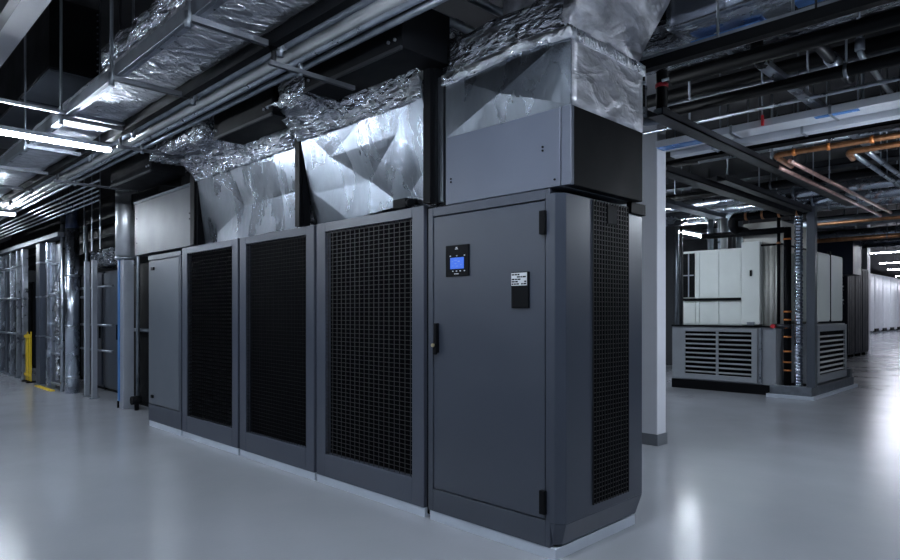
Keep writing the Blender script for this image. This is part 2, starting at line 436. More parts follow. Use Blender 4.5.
# header duct behind the black dampers
hdct = foil_box('foil_duct', None, -7.3, -3.05, 2.90, 3.55, 2.95, 3.35, 'foil', .05, .018, 4, 8)
tag(hdct, 'crinkled silver foil header duct running above the black dampers', 'duct')
fb = foil_box('foil_duct', None, -6.74, -5.48, 2.42, 2.86, 2.88, 3.12, 'foil', .04, .014, 5, 9)
tag(fb, 'short crinkled foil duct between two black damper boxes', 'duct')
fb = foil_box('foil_duct', None, -4.36, -3.98, 2.50, 2.88, 2.90, 3.12, 'foil', .04, .014, 5, 10)
tag(fb, 'short crinkled foil duct sloping under the silver pipes near the corner', 'duct')

# corner unit foil plenum
pc = thing('foil_plenum', (-2.41, 3.2, 2.446), 'large crinkled foil plenum on the grey box of the corner unit', 'foil plenum', 'foil plenums over the cooling units')
nc = dict(BL=(-2.88, 2.447, 0), BR=(-1.935, 2.447, 0), ap=(-2.40, 2.61, .035), TR=(-1.935, 2.84, .0), TL=(-2.88, 2.84, 0))
facets(nc, [('BL', 'BR', 'ap'), ('BR', 'TR', 'ap'), ('TL', 'BL', 'ap'), ('TR', 'TL', 'ap')], 'creased_panel', 'foil_sheet', pc)
foil_box('rear_shell', pc, -2.87, -2.0, YF+.075, 3.55, 2.447, 2.86, 'foil', .08, .004, 4, 17)
foil_box('side_panel', pc, -2.02, -1.93, YF+.022, 3.60, 2.447, 2.86, 'foil_worn', .05, .004, 4, 11)
B(-2.95, -2.90, YF+.01, 3.3, 2.05, 2.85).build('return_strip', 'foil_sheet', pc)
def band(c): return (c.x, c.y, c.z + .015*math.sin(c.x*5))
foil_box('tape_band', pc, -2.89, -1.918, YF-.014, 3.615, 2.795, 2.855, 'tape', .025, .009, 6, 12, band)
def up(c):
    k = max(0, (c.z-2.86)/.4)
    return (c.x + (k*.12 if c.x > -2.2 else 0), c.y, c.z)
foil_box('crinkled_top', pc, -2.86, -1.96, YF, 3.58, 2.84, 3.06, 'foil', .03, .016, 5, 13)
def incline(c):
    k = c.z-2.87
    return (c.x + (k*.62 if c.x > -2.2 else 0), c.y, c.z)
el = MB().gbox(-2.40, -1.955, YF+.01, 3.60, 2.86, 3.75, .035)
el.warp(incline).crumple(.016, 4, 14).build('elbow', 'foil_worn', pc)
rd = MB().gbox(-1.9, 2.2, 3.86, 4.25, 3.16, 3.42, .06).crumple(.012, 3, 15).build('foil_duct', 'foil_pipe')
B(-1.86, -1.42, 4.12, 4.24, 3.132, 3.142).build('blue_film_and_glint', 'film', rd)  # blue reflections on the foil, put in as coloured patches
B(-1.2, -.95, 4.0, 4.1, 3.132, 3.142).build('blue_film_and_glint', 'film', rd)
tag(rd, 'wide silver foil duct running right behind the corner foil elbow', 'duct')

# black damper boxes
def damper(x0, x1, label, y0=2.48, z0=2.86, z1=3.09):
    t = thing('damper_box', ((x0+x1)/2, 2.65, z0), label, 'damper', 'black damper boxes under the foil header')
    ca = B(x0, x1, y0, 2.86, z0, z1).build('casing', 'black', t, .004)
    B(x0-.02, x1+.02, y0-.02, y0, z1-.015, z1+.02).build('flange', 'black', t)
    B(x0, x1, y0-.012, y0+.004, z0-.012, z0+.01).build('lower_lip', 'dark_steel', t)
    b = MB()
    for x in (x0+.06, x1-.06, x1-.12):
        b.tube([(x, y0, z0+.06), (x, y0-.012, z0+.06)], .010, 8)
    b.build('bolt', 'dull_steel', ca)
    for x in (x0+.15, x1-.15): MB().tube([(x, y0+.06, z1), (x, y0+.06, H)], .008, 6).build('hanger_rod', 'dark_steel', t)
damper(-8.2, -6.92, 'black damper box above the grey end cabinet box', 2.5, 2.83)
damper(-5.40, -4.40, 'black damper box hanging above the louvred and middle cooling units')
damper(-3.92, -2.86, 'black damper box under silver pipes beside the corner foil plenum', 2.46, 2.91, 3.22)

# ------------------------------------------------------------------ overhead services, left of the row
fd = MB().gbox(-20, 1.2, 1.52, 1.92, 3.02, 3.14, .055).crumple(.007, 4, 20).build('foil_duct', 'foil_big')
tag(fd, 'long flat foil-wrapped duct over the aisle in front of the row', 'duct')
t = thing('support_rail', (-9, 1.5, 2.98), 'long galvanised angle rail along the front edge of the long foil duct', 'rail')
MB().box(-20, 1.2, 1.485, 1.515, 2.985, 3.075).build('upright_flange', 'dull_steel', t, .003)
MB().box(-20, 1.2, 1.515, 1.545, 2.985, 2.992).build('bottom_flange', 'steel', t)
tag(B(-20, 1.2, 1.94, 1.995, 2.95, 3.03).build('black_strip', 'black'), 'black strip for the dark gap between the long foil duct and the silver pipes', 'channel')  # shade of the open gap, put in as a solid black strip

tr = thing('cable_tray', (-9, 2.2, 3.03), 'bright galvanised tray running above the silver pipes over the aisle', 'cable tray')
B(-20, 1.0, 2.01, 2.36, 3.055, 3.062).build('tray_bed', 'steel', tr)
B(-20, 1.0, 2.355, 2.362, 3.0, 3.075).build('side_wall', 'dark_steel', tr)
B(-20, 1.0, 2.008, 2.015, 3.0, 3.075).build('side_wall', 'steel', tr)
for y, z, r, m, lab in ((2.07, 3.005, .034, 'dull_steel', 'silver wrapped pipe nearest the aisle beneath the galvanised tray'),
                        (2.165, 3.0, .042, 'stainless', 'thick shiny silver pipe in the middle of the tray bundle'),
                        (2.26, 3.01, .03, 'steel', 'steel pipe third from the aisle beneath the galvanised tray'),
                        (2.328, 2.985, .02, 'dull_steel', 'thin grey pipe closest to the damper boxes beneath the tray')):
    tag(T([(-20, y, z), (1.0, y, z)], r, 14).build('ceiling_pipe', m), lab, 'pipe', 'pipes over the aisle')
for k in range(5):
    y = 2.42+.07*k; lab = ['first', 'second', 'third', 'fourth', 'fifth'][k]
    t = thing('conduit', (-13.5, y, 2.93-.02*k), lab + ' thin steel conduit, counted from the aisle, left of the black damper box', 'conduit', 'thin conduits at the left')
    T([(-19, y, 2.93-.02*k), (-8.35-.25*k, y, 2.93-.02*k)], .012, 8).build('pipe', 'steel', t)
    for x in (-10.5, -14.5): T([(x, y, 2.93-.02*k), (x, y, H)], .005, 6).build('hanger_rod', 'dark_steel', t)

# trapeze hangers
x = -3.5
th = thing('trapeze_hanger', (x, 1.72, 2.94), 'galvanised trapeze hanger under the long foil duct, first from the corner', 'hanger', 'trapeze hangers under the long foil duct')
MB().box(x-.017, x+.017, 1.47, 2.06, 2.95, 2.985).build('strut', 'mid_steel', th)
for y in (1.46, 2.03):
    B(x-.02, x+.02, y-.006, y+.006, 2.94, H).build('hanger_strap', 'dull_steel', th)
    MB().tube([(x, y, 2.91), (x, y, 3.0)], .02, 6).build('nut', 'dull_steel', th)
lab = ['second', 'third', 'fourth', 'fifth', 'sixth', 'seventh', 'eighth']
for k in range(7):
    xx = -4.77 - 1.27*k
    copy_tree(th, (xx, 1.72, 2.94), 'galvanised trapeze hanger under the long foil duct, %s from the corner' % lab[k])
tag(MB().box(-6.02, -5.98, .9, 2.05, 2.99, 3.015).build('cross_strut', 'steel'), 'bright steel strut crossing the rail just above the nearest tube light', 'strut')
# brackets from the tray to the dampers
for xx, lb in ((-3.55, 'slim steel bracket arm under the pipes beside the short foil duct'), (-6.32, 'slim steel bracket arm above the black post of the grey end box'),
               (-8.5, 'slim steel bracket arm above the upright foil pipe at the end of the row')):
    t = thing('bracket_arm', (xx, 2.4, 2.86), lb, 'bracket', 'bracket arms under the pipes')
    MB().box(xx-.014, xx+.014, 1.98, 2.62 if xx > -4 else 2.82, 2.865, 2.893).build('arm', 'mid_steel', t)
    MB().box(xx-.012, xx+.012, 2.0, 2.02, 2.88, H).build('hanger_strap', 'dark_steel', t)
    MB().tube([(xx, 2.2, 2.85), (xx, 2.2, 2.93)], .016, 6).build('clamp_bolt', 'steel', t)

# beam and black ductwork high on the left
struct('trim_2', B(-20, 2, 1.04, 1.22, 3.6, 3.66), 'beam', 'pale grey flat beam crossing the upper left corner', 'beam')
struct('trim_3', B(-20, 2, .98, 1.04, 3.55, 3.8), 'dark_steel', 'dark edge beam beside the pale flat beam at upper left', 'beam')
bd = thing('black_duct', (-8.6, 1.75, 3.6), 'black sheet metal duct box hanging above the long foil duct', 'duct')
B(-10.6, -6.72, 1.53, 1.96, 3.6, 4.25).build('casing', 'black', bd, .006)
B(-7.9, -6.78, 1.545, 1.945, 3.585, 3.602).build('bottom_plate', 'slate', bd)
B(-10.5, -7.98, 1.545, 1.945, 3.59, 3.602).build('bottom_plate', 'charcoal', bd)
for x in (-7.6, -9.6): B(x-.015, x+.015, 1.73, 1.76, 4.25, H).build('hanger_strap', 'dull_steel', bd)
fl = MB()
for i in range(10):
    fl.tube([(-6.72, 1.93, 3.66+.06*i), (-6.705, 1.93, 3.66+.06*i)], .008, 6)
fl.build('rivet', 'steel', bd)
fo = foil_box('foil_duct', None, -5.3, -1.2, 1.55, 1.95, 3.2, 3.34, 'foil', .06, .018, 4, 31)
tag(fo, 'dark crinkled foil duct lying on the long duct at the top', 'duct')
for i, (x, y) in enumerate(((-8.9, 1.36), (-10.2, 1.36), (-11.6, 1.34))):
    tag(B(x-.016, x+.016, y-.006, y+.006, 2.95, H).build('hanger_strap', 'dull_steel'),
        ['perforated steel strap hanging closest to the black duct box', 'perforated steel strap second from the black duct box', 'perforated steel strap farthest left under the pale beam'][i], 'strap', 'hanger straps at upper left')

# ------------------------------------------------------------------ light fittings
def light_fitting(name, loc, length, along, label, mat='tube', z=2.9, group='linear ceiling lights', rods=True):
    t = thing(name, (loc[0], loc[1], z), label, 'light', group)
    x, y = loc
    if along == 'y':
        B(x-.028, x+.028, y-length/2, y+length/2, z-.028, z+.004).build('diffuser', mat, t, .006)
        ho = B(x-.038, x+.038, y-length/2-.012, y+length/2+.012, z+.004, z+.045).build('housing', 'dull_steel', t, .004)
        for e in (y-length/2-.012, y+length/2): B(x-.036, x+.036, e, e+.012, z-.024, z+.006).build('end_cap', 'dull_steel', ho)
        ps = [(x, y-length*.4), (x, y+length*.44)]
    else:
        B(x-length/2, x+length/2, y-.028, y+.028, z-.022, z+.012).build('diffuser', mat, t, .008)
        B(x-length/2-.012, x+length/2+.012, y-.034, y+.034, z+.004, z+.045).build('housing', 'dull_steel', t, .004)
        ps = [(x-length*.4, y), (x+length*.4, y)]
    for p in ps: MB().tube([(p[0], p[1], z+.04), (p[0], p[1], H)], .006, 6).build('hanger_rod', 'dull_steel', t)
    return t
L0 = light_fitting('ceiling_light', (-6.58, 1.25), 1.5, 'y', 'bright linear tube light at upper left under the long foil duct')
copy_tree(L0, (-11.95, 1.5, 2.9), 'smaller linear tube light farther along the aisle at the left edge')
for p in ((-17.3, 1.25), (-1.95, 1.42), (-6.6, -3.6), (-1.2, -3.6), (-4, -3.6), (-9.3, -3.6), (-12, -3.6), (-5.49, 9.15), (-5.49, 5.6)):  # first lamp inferred from its floor glare; the rest added as unseen fill
    copy_tree(L0, (p[0], p[1], 2.9), 'linear tube light out of view, most of this set added as fill')
for p in ((.85, 3.1, 2.8), (-.75, 6.4, 2.45), (1.4, 11.8, 2.45)):  # unseen lamps added to brighten pillar, foil and right ceiling
    copy_tree(L0, p, 'low hung linear tube light added out of view to brighten the right side')
copy_tree(L0, (-5.49, 12.35, 2.9), 'linear tube light hanging above the white air handling unit')
for i, (y, lb) in enumerate(((27.6, 'long light line across the far hall, closest of the set'), (33.5, 'long light line across the far hall, second nearest'),
                             (38.8, 'long light line across the far hall, third nearest'), (46, 'long light line across the far hall, fourth nearest'),
                             (54, 'long light line across the far hall, fifth nearest'), (62, 'long light line across the far hall, farthest of the set'))):
    f = light_fitting('ceiling_light', (-2.95, y), 5.6, 'x', lb, 'far_tube', 3.55, 'light lines of the far hall') if i == 0 else copy_tree(f, (-2.95-.13*(y-27.6), y, 3.55), lb)

# ------------------------------------------------------------------ equipment line at the left
# wrapped riser on a square post
t = thing('riser_post', (-9.6, 3.12, 0), 'square grey post with blue film strip under a fat foil riser', 'post')
B(-9.68, -9.5, 3.06, 3.2, 0, 2.12).build('post', 'post_paint', t, .006)
B(-9.69, -9.672, 3.05, 3.07, .1, 2.1).build('film_strip', 'blue_film_and_glint', t)
B(-9.69, -9.64, 3.045, 3.06, .1, 2.1).build('film_strip', 'blue_film_and_glint', t)
B(-9.70, -9.67, 3.04, 3.08, 0, .1).build('foot', 'black', t)
T([(-9.59, 3.13, 2.1), (-9.59, 3.13, 3.2)], .14, 24).build('foil_riser', 'riser', t)
T([(-9.59, 3.13, 2.09), (-9.59, 3.13, 2.13)], .147, 24).build('band', 'steel', t)
tag(T([(-9.35, 3.2, 0), (-9.35, 3.2, 2.0), (-9.35, 3.2, 2.85)], .025, 10).build('conduit', 'dull_steel'), 'thin grey conduit right behind the square post with blue strip', 'conduit')
# foil riser with navy sleeve
t = thing('foil_riser', (-12.02, 3.07, 0), 'tall upright foil pipe with navy upper sleeve left of the square post', 'pipe')
T([(-12.02, 3.07, 0), (-12.02, 3.07, 2.75)], .105, 20).build('lower_pipe', 'foil_pipe', t)
T([(-12.02, 3.07, 2.75), (-12.02, 3.07, 3.25)], .10, 20).build('navy_sleeve', 'navy', t)
for z in (.25, 1.1, 1.95): T([(-12.02, 3.07, z), (-12.02, 3.07, z+.03)], .109, 20).build('band', 'steel', t)
tag(T([(-12.32, 3.0, 0), (-12.32, 3.0, 3.0)], .035, 10).build('conduit', 'steel'), 'slim steel conduit just left of the navy-sleeved foil pipe', 'conduit')
tag(T([(-11.85, 3.16, 1.6), (-11.7, 3.2, 1.6), (-11.7, 3.2, 3.0)], .02, 8, .05).build('conduit', 'dull_steel'), 'bent thin conduit just right of the navy-sleeved foil pipe', 'conduit')
# frame with two posts
t = thing('upright_rack', (-11.2, 3.14, 0), 'two galvanised uprights joined by rails in front of dark cabinets', 'frame')
for x in (-11.41, -11.03): B(x-.035, x+.035, 3.09, 3.16, 0, 2.17).build('upright', 'post_paint', t, .004)
for x in (-11.41, -11.03): B(x-.07, x+.07, 3.06, 3.19, 0, .015).build('foot_plate', 'dull_steel', t)
for z in (1.15, .75, 1.75): T([(-12.0, 3.2, z), (-10.4, 3.2, z)], .02, 8).build('rail', 'dull_steel', t)
# dark and grey cabinets behind
def rack(x0, x1, y0, y1, h, mat, label, handle=True):
    t = thing('equipment_cabinet', ((x0+x1)/2, (y0+y1)/2, 0), label, 'cabinet', 'cabinets at the left')
    B(x0, x1, y0+.03, y1, .05, h).build('body', mat, t, .005)
    d_ = B(x0+.02, x1-.02, y0, y0+.03, .09, h-.04).build('door', mat, t, .005)
    B(x0+.03, x1-.03, y0+.06, y1-.05, 0, .05).build('base', 'black', t)
    if handle: B(x1-.1, x1-.07, y0-.025, y0, .9, 1.15).build('handle', 'black', d_, .004)
    return t
rack(-9.98, -9.1, 3.32, 4.1, 2.05, 'black', 'black cabinet tucked against the blank end cabinet of the row', False)
tag(T([(-9.9, 3.27, 1.1), (-9.0, 3.27, 1.1)], .025, 10).build('handrail', 'dull_steel'), 'grey horizontal tube across the black cabinet by the row', 'rail')
rack(-12.04, -11.2, 3.55, 4.3, 2.06, 'slate', 'grey cabinet with black handle behind the two galvanised uprights')
rack(-11.15, -10.05, 3.55, 4.3, 2.06, 'slate', 'grey cabinet behind the square post with blue strip')
rack(-12.95, -12.1, 3.55, 4.3, 2.06, 'charcoal', 'dark cabinet behind the navy-sleeved foil pipe')
for i, lb in enumerate(('dark cabinet behind the diagonal-braced panel', 'dark cabinet behind the broad grey duct', 'dark cabinet behind the yellow barrier', 'dark cabinet behind the pale pipes at the left edge', 'dark cabinet farthest away at the left edge')):
    rack(-14.1-1.3*i, -13.0-1.3*i, 3.75, 4.5, 2.1, 'black', lb, False)
# clamps / valves on the floor beside the riser post
t = thing('floor_valve', (-9.25, 3.15, 0), 'small black valve on the floor beside the square post', 'valve')
T([(-9.25, 3.15, 0), (-9.25, 3.15, .2)], .03, 10).build('stem', 'black', t)
T([(-9.25, 3.08, .14), (-9.25, 3.2, .14)], .06, 12).build('hand_wheel', 'black', t)
# braced panel
t = thing('braced_panel', (-12.75, 3.02, 0), 'dark framed panel with diagonal brace left of the slim conduit', 'panel')
B(-12.98, -12.4, 3.04, 3.07, .12, 2.55).build('sheet', 'charcoal', t)
for z in (.1, .62, 1.15, 1.68, 2.2): T([(-13.05, 3.01, z), (-12.35, 3.01, z)], .022, 8).build('rail', 'steel', t)
for x in (-13.0, -12.4): B(x-.02, x+.02, 3.0, 3.05, 0, 2.6).build('upright', 'steel', t)
T([(-12.95, 2.99, 1.7), (-12.45, 2.99, 2.18)], .016, 8).build('brace', 'steel', t)
fw = foil_box('foil_wrap', t, -12.75, -12.58, 2.99, 3.03, .2, 1.9, 'foil', .05, .03, 4, 40)
# row of uprights further left
for x, y, a, b, h, m, lb in ((-13.09, 2.98, .09, .09, 2.6, 'foil_pipe', 'pale blue foil-wrapped square upright beside the braced panel'),
                       (-13.68, 3.0, .26, .14, 2.62, 'charcoal', 'broad dark grey upright duct right of the yellow barrier'),
                       (-15.07, 3.0, .16, .1, 2.62, 'steel', 'broad pale steel upright left of the yellow barrier'),
                       (-15.6, 3.0, .08, .08, 2.62, 'steel', 'slim steel upright, second left of the yellow barrier'),
                       (-16.2, 3.0, .12, .1, 2.62, 'foil_pipe', 'foil-wrapped upright, third left of the yellow barrier'),
                       (-16.8, 3.05, .2, .1, 2.62, 'charcoal', 'dark upright duct between two pale ones at the left edge'),
                       (-17.25, 3.0, .12, .1, 2.62, 'foil_pipe', 'foil-wrapped upright at the very left edge'),
                       (-14.7, 3.25, .12, .08, 2.62, 'slate', 'grey upright standing just behind the yellow barrier')):
    t = thing('upright_duct', (x, y, 0), lb, 'upright', 'uprights at the left')
    B(x-a/2, x+a/2, y-b/2, y+b/2, 0.0, h).build('shaft', m, t, .006)
    B(x-a/2-.02, x+a/2+.02, y-b/2-.02, y+b/2+.02, 0, .03).build('foot', 'dull_steel', t)
    for z in (.9, 1.62, 2.25): B(x-a/2-.006, x+a/2+.006, y-b/2-.006, y+b/2+.006, z, z+.03).build('band', 'steel', t)
for z, lb in ((.92, 'lowest steel rail tying the left uprights'), (1.64, 'middle steel rail tying the left uprights'), (2.27, 'top steel rail tying the left uprights')):
    tag(T([(-18.5, 2.92, z), (-14.95, 2.92, z)], .02, 8).build('tie_rail', 'steel'), lb, 'rail', 'rails on the left uprights')
# yellow barrier
t = thing('folding_barrier', (-14.4, 2.96, 0), 'yellow folding barrier leaning between the left uprights', 'barrier')
for k in range(4):
    x = -14.72+.13*k; B(x-.014, x+.014, 2.95, 2.965, .03, .98 if k % 2 else .93).build('bar', 'yellow', t)
for z in (.12, .86): B(-14.74, -14.3, 2.925, 2.94, z, z+.05).build('rail', 'yellow', t)
for x in (-14.7, -14.35): B(x-.04, x+.04, 2.88, 3.04, 0, .03).build('foot', 'black', t)
tag(B(-13.6, -12.5, 2.86, 2.93, 0, .02).build('kick_strip', 'yellow'), 'yellow strip lying on the floor under the braced panel', 'strip')
# beams over the uprights
struct('trim_4', B(-19.5, -12.2, 2.9, 3.1, 2.63, 2.70), 'mid_steel', 'dull grey beam over the uprights at the left', 'beam')
struct('trim_5', B(-19.5, -8.45, 3.15, 3.4, 2.78, 3.0), 'black', 'black beam above the left uprights', 'beam')
bd = thing('black_duct', (-12, 3.9, 2.3), 'large black duct behind the two foil risers at left', 'duct')
B(-19, -8.6, 3.5, 4.4, 2.42, 3.3).build('casing', 'black', bd)
B(-19, -8.6, 3.485, 3.50, 2.62, 2.66).build('seam', 'dark_steel', bd)
fo = foil_box('foil_duct', None, -12.0, -10.9, 3.35, 3.7, 2.12, 2.38, 'foil', .05, .02, 4, 44); tag(fo, 'small foil duct above the grey cabinets behind the uprights', 'duct')
for i, x in enumerate((-11.3, -10.9, -10.5)):
    tag(B(x-.012, x+.012, 3.05, 3.06, 2.3, H).build('hanger_strap', 'dull_steel'), 'perforated strap between the foil risers, %s from the fat riser' % ('third', 'second', 'first')[i], 'strap', 'straps between the foil risers')

# ------------------------------------------------------------------ white air handling unit on the right
ah = thing('air_handling_unit', (-4.3, 12.2, 0), 'large white and grey louvred air handling unit beyond the pillar', 'air handler')
B(-5.32, -3.60, 11.0, 13.3, 0, .16).build('black_base', 'black', ah)
B(-5.32, -3.56, 11.02, 13.3, .16, 1.12).build('lower_casing', 'grey_panel', ah, .006)
lf = MB().box(-5.16, -5.07, 10.99, 11.03, .18, 1.08).box(-3.93, -3.84, 10.99, 11.03, .18, 1.08)
lf.box(-5.07, -3.93, 10.99, 11.03, 1.02, 1.08).box(-5.07, -3.93, 10.99, 11.03, .18, .27).box(-4.52, -4.48, 10.99, 11.03, .27, 1.02)
lfo = lf.build('louvre_frame', 'grey_panel', ah, .003)
B(-5.07, -3.93, 11.012, 11.022, .27, 1.02).build('louvre_recess', 'void', ah)
for a, b in ((-5.07, -4.52), (-4.48, -3.93)):
    l = MB()
    for i in range(9):
        z = .30+.081*i
        l.hull([(a, 10.985, z), (b, 10.985, z), (b, 11.01, z+.024), (a, 11.01, z+.024)], [(a, 10.98, z+.006), (b, 10.98, z+.006), (b, 11.005, z+.030), (a, 11.005, z+.030)])
    l.build('louvre', 'louvre', lfo)
B(-3.80, -3.775, 10.985, 11.02, .18, 1.1).build('corner_strip', 'steel', ah)
B(-5.32, -3.56, 10.99, 11.03, 1.10, 1.13).build('split_rail', 'black', ah)
B(-5.14, -4.10, 11.08, 13.2, 1.13, 2.44).build('upper_casing', 'offwhite', ah, .006)
for a, b, z0, z1 in ((-4.90, -4.84, 1.15, 2.41), (-4.83, -4.50, 1.58, 2.41), (-4.49, -4.12, 1.58, 2.41), (-5.13, -4.91, 1.15, 1.55), (-4.83, -4.50, 1.15, 1.54), (-4.49, -4.12, 1.15, 1.54)):
    B(a, b, 11.065, 11.085, z0, z1).build('access_panel', 'offwhite', ah, .004)
w = B(-5.13, -4.93, 11.06, 11.085, 1.62, 2.40).build('dark_window', 'black', ah)
MB().box(-5.04, -5.02, 11.05, 11.065, 1.62, 2.4).box(-5.13, -4.93, 11.05, 11.065, 2.0, 2.02).build('mullion', 'grey_panel', w)
B(-5.13, -4.12, 11.03, 11.06, 1.555, 1.60).build('grab_rail', 'black', ah)
cdr = B(-4.09, -3.80, 10.985, 12.5, 1.15, 2.52).build('control_door', 'offwhite', ah, .006)
B(-3.95, -3.92, 10.965, 10.985, 1.95, 2.05).build('door_handle', 'black', cdr)
B(-3.99, -3.88, 10.955, 10.985, 1.14, 1.19).build('junction_box', 'dull_steel', ah)
st = MB()
for k in range(3): st.tube([(-3.72+.085*k, 11.12, 1.13), (-3.72+.085*k, 11.12, 2.44)], .06, 18)
st.box(-3.8, -3.5, 11.12, 13.1, 1.13, 2.44).build('rounded_cover', 'cover', ah)
B(-4.1, -3.5, 11.1, 12.8, 2.47, 2.84).build('top_box', 'cover', ah, .006)
B(-3.80, -3.48, 11.04, 12.9, 2.44, 2.47).build('band', 'black', ah)
# right wing of the unit
B(-3.5, -3.08, 11.45, 12.95, 1.2, 2.33).build('side_casing', 'offwhite', ah, .006)
sp = MB()
for y0, y1 in ((11.47, 12.15), (12.18, 12.92)): sp.box(-3.09, -3.068, y0, y1, 1.22, 2.31)
sp.build('side_panel', 'offwhite', ah, .004)
B(-3.085, -3.06, 12.152, 12.178, 1.2, 2.33).build('seam', 'black', ah)
B(-3.56, -3.06, 11.3, 13.05, .2, 1.16).build('side_lower_casing', 'grey_panel', ah, .005)
sl = MB().box(-3.065, -3.03, 11.32, 11.42, .22, 1.14).box(-3.065, -3.03, 12.92, 13.04, .22, 1.14).box(-3.065, -3.03, 11.42, 12.92, 1.04, 1.14).box(-3.065, -3.03, 11.42, 12.92, .22, .34)
slo = sl.build('louvre_frame', 'grey_panel', ah, .003)
B(-3.065, -3.055, 11.42, 12.92, .34, 1.04).build('louvre_recess', 'void', ah)
l = MB()
for i in range(8):
    z = .36+.083*i
    l.hull([(-3.035, 11.42, z), (-3.035, 12.92, z), (-3.055, 12.92, z+.026), (-3.055, 11.42, z+.026)], [(-3.03, 11.42, z+.006), (-3.03, 12.92, z+.006), (-3.05, 12.92, z+.032), (-3.05, 11.42, z+.032)])
l.build('louvre', 'louvre', slo)
for y in (11.7, 12.6): T([(-3.2, y, 2.33), (-3.2, y, 2.42)], .03, 10).build('lifting_eye', 'dark_steel', ah)
cb = thing('curb', (-3.3, 12, 0), 'low metal curb with pale edge around the air handler corner', 'curb')
MB().box(-3.60, -2.99, 10.85, 10.99, .04, .19).box(-3.13, -2.99, 10.99, 13.35, .04, .19).build('metal_edge', 'dull_steel', cb, .004)
MB().box(-3.64, -2.95, 10.81, 11.0, 0, .05).box(-3.13, -2.95, 11.0, 13.45, 0, .05).build('screed', 'plinth', cb)
B(-3.12, -3.0, 13.15, 13.27, .19, .34).build('corner_stub', 'dull_steel', cb)
tag(B(-3.07, -2.95, 10.86, 10.98, .19, 3.14).build('post', 'slate', None, .005), 'grey square post on the curb at the air handler corner', 'post')
t = thing('conduit', (-3.33, 11.0, .19), 'fat corrugated silver conduit standing beside the grey square post', 'conduit')
mb = MB()
for k in range(60): z = .19+.049*k; mb.tube([(-3.2, 10.94, z), (-3.2, 10.94, z+.04)], .062 if k % 2 else .056, 14)
mb.tube([(-3.2, 10.94, .19), (-3.2, 10.94, 3.13)], .053, 12).build('sleeve', 'foil_pipe', t)
t = thing('riser_pipe', (-3.45, 10.95, .19), 'black upright pipe with orange clamps at the air handler corner', 'pipe')
T([(-3.36, 10.93, .19), (-3.36, 10.93, 2.7)], .055, 14).build('pipe', 'black', t)
for z in (.42, .55, .72, .95, 1.1, 1.22, 1.35, 2.5): T([(-3.36, 10.93, z), (-3.36, 10.93, z+.025)], .062, 14).build('clamp', 'orange', t)
T([(-3.52, 10.9, 1.13), (-3.3, 10.9, 1.13)], .04, 10).build('valve', 'dark_steel', t)
T([(-3.54, 10.88, 1.13), (-3.54, 10.8, 1.13)], .035, 10).build('valve_cap', 'red', t)
t = thing('riser_pipe', (-3.5, 10.93, 1.2), 'thin black pipe left of the orange-clamped riser', 'pipe')
T([(-3.50, 10.96, 1.1), (-3.50, 10.96, 2.9)], .025, 10).build('pipe', 'black', t)
T([(-3.50, 10.96, 2.45), (-3.50, 10.96, 2.48)], .032, 10).build('clamp', 'copper', t)
t = thing('header_pipe', (-3.8, 10.9, 2.9), 'thick black bent header pipe with copper collars over the air handler', 'pipe')
T([(-3.05, 10.8, 2.93), (-4.15, 10.8, 2.93), (-4.15, 10.8, 2.72), (-4.05, 11.2, 2.70)], .075, 14, .12).build('pipe', 'black', t)
for x in (-3.2, -3.45, -3.7, -3.95): T([(x, 10.8, 2.93), (x+.035, 10.8, 2.93)], .082, 14).build('collar', 'copper', t)
tag(T([(-4.72, 10.9, 2.66), (-3.4, 10.9, 2.66)], .05, 12).build('ceiling_pipe', 'black'), 'black pipe running low above the white casing of the air handler', 'pipe')
for i, x in enumerate((-4.74, -4.62, -4.5, -4.37, -4.24)):
    tag(T([(x, 11.3+.1*(i % 2), 2.44), (x, 11.3+.1*(i % 2), 3.0)], (.05, .03, .06, .03, .05)[i], 10).build('riser_pipe', ('dull_steel', 'steel', 'stainless', 'dark_steel', 'dull_steel')[i]),
        'short upright pipe on top of the air handler, %s from the left' % ('first', 'second', 'third', 'fourth', 'fifth')[i], 'pipe', 'short pipes on the air handler')
for i, x in enumerate((-5.265, -5.185)):
    tag(T([(x, 11.09, 1.13), (x, 11.09, 2.9)], (.036, .025)[i], 12).build('riser_pipe', ('dull_steel', 'dark_steel')[i]),
        ('thick grey upright pipe left of the air handler', 'thin dark upright pipe touching the air handler left side')[i], 'pipe', 'pipes left of the air handler')

# dark racks, navy box, pillar beyond
t = thing('server_rack', (-5.5, 21.8, 0), 'dark server rack closest to the white air handler', 'rack', 'dark racks beyond the air handler')
B(-6.0, -4.97, 21.4, 22.23, .1, 2.72).build('body', 'rack', t, .006)
dd = MB()
for k in range(4): dd.box(-4.97, -4.955, 21.43+.2*k, 21.60+.2*k, .15, 2.66)
dd.build('door_panel', 'rack', t)
for x in (-5.9, -5.08):
    for y in (21.5, 22.12): T([(x, y, 0), (x, y, .1)], .05, 8).build('caster', 'black', t)
for y, lb in ((22.68, 'dark server rack in the middle of the three'), (23.55, 'dark server rack farthest from the air handler')): copy_tree(t, (-5.5, y, 0), lb)
d = MB(); rr = random.Random(5)
for i in range(10): d.box(-5.12+rr.choice((0, .07)), -5.08+rr.choice((0, .03)), 21.37, 21.4, 1.6+.1*i, 1.64+.1*i)
d.build('indicator_strip', 'white', t)
nv = thing('navy_duct', (-5.6, 20.4, 2.4), 'navy blue box duct above the air handler right side', 'duct')
B(-6.6, -4.5, 20.0, 20.9, 2.4, 3.45).build('casing', 'navy', nv)
for x in (-6.2, -4.8): T([(x, 20.4, 3.45), (x, 20.4, H)], .02, 8).build('hanger_rod', 'dull_steel', nv)
struct('trim_6', B(-6.6, -4.65, 20.9, 21.1, 3.5, 3.85), 'pillar', 'pale bulkhead above the navy box duct', 'bulkhead')
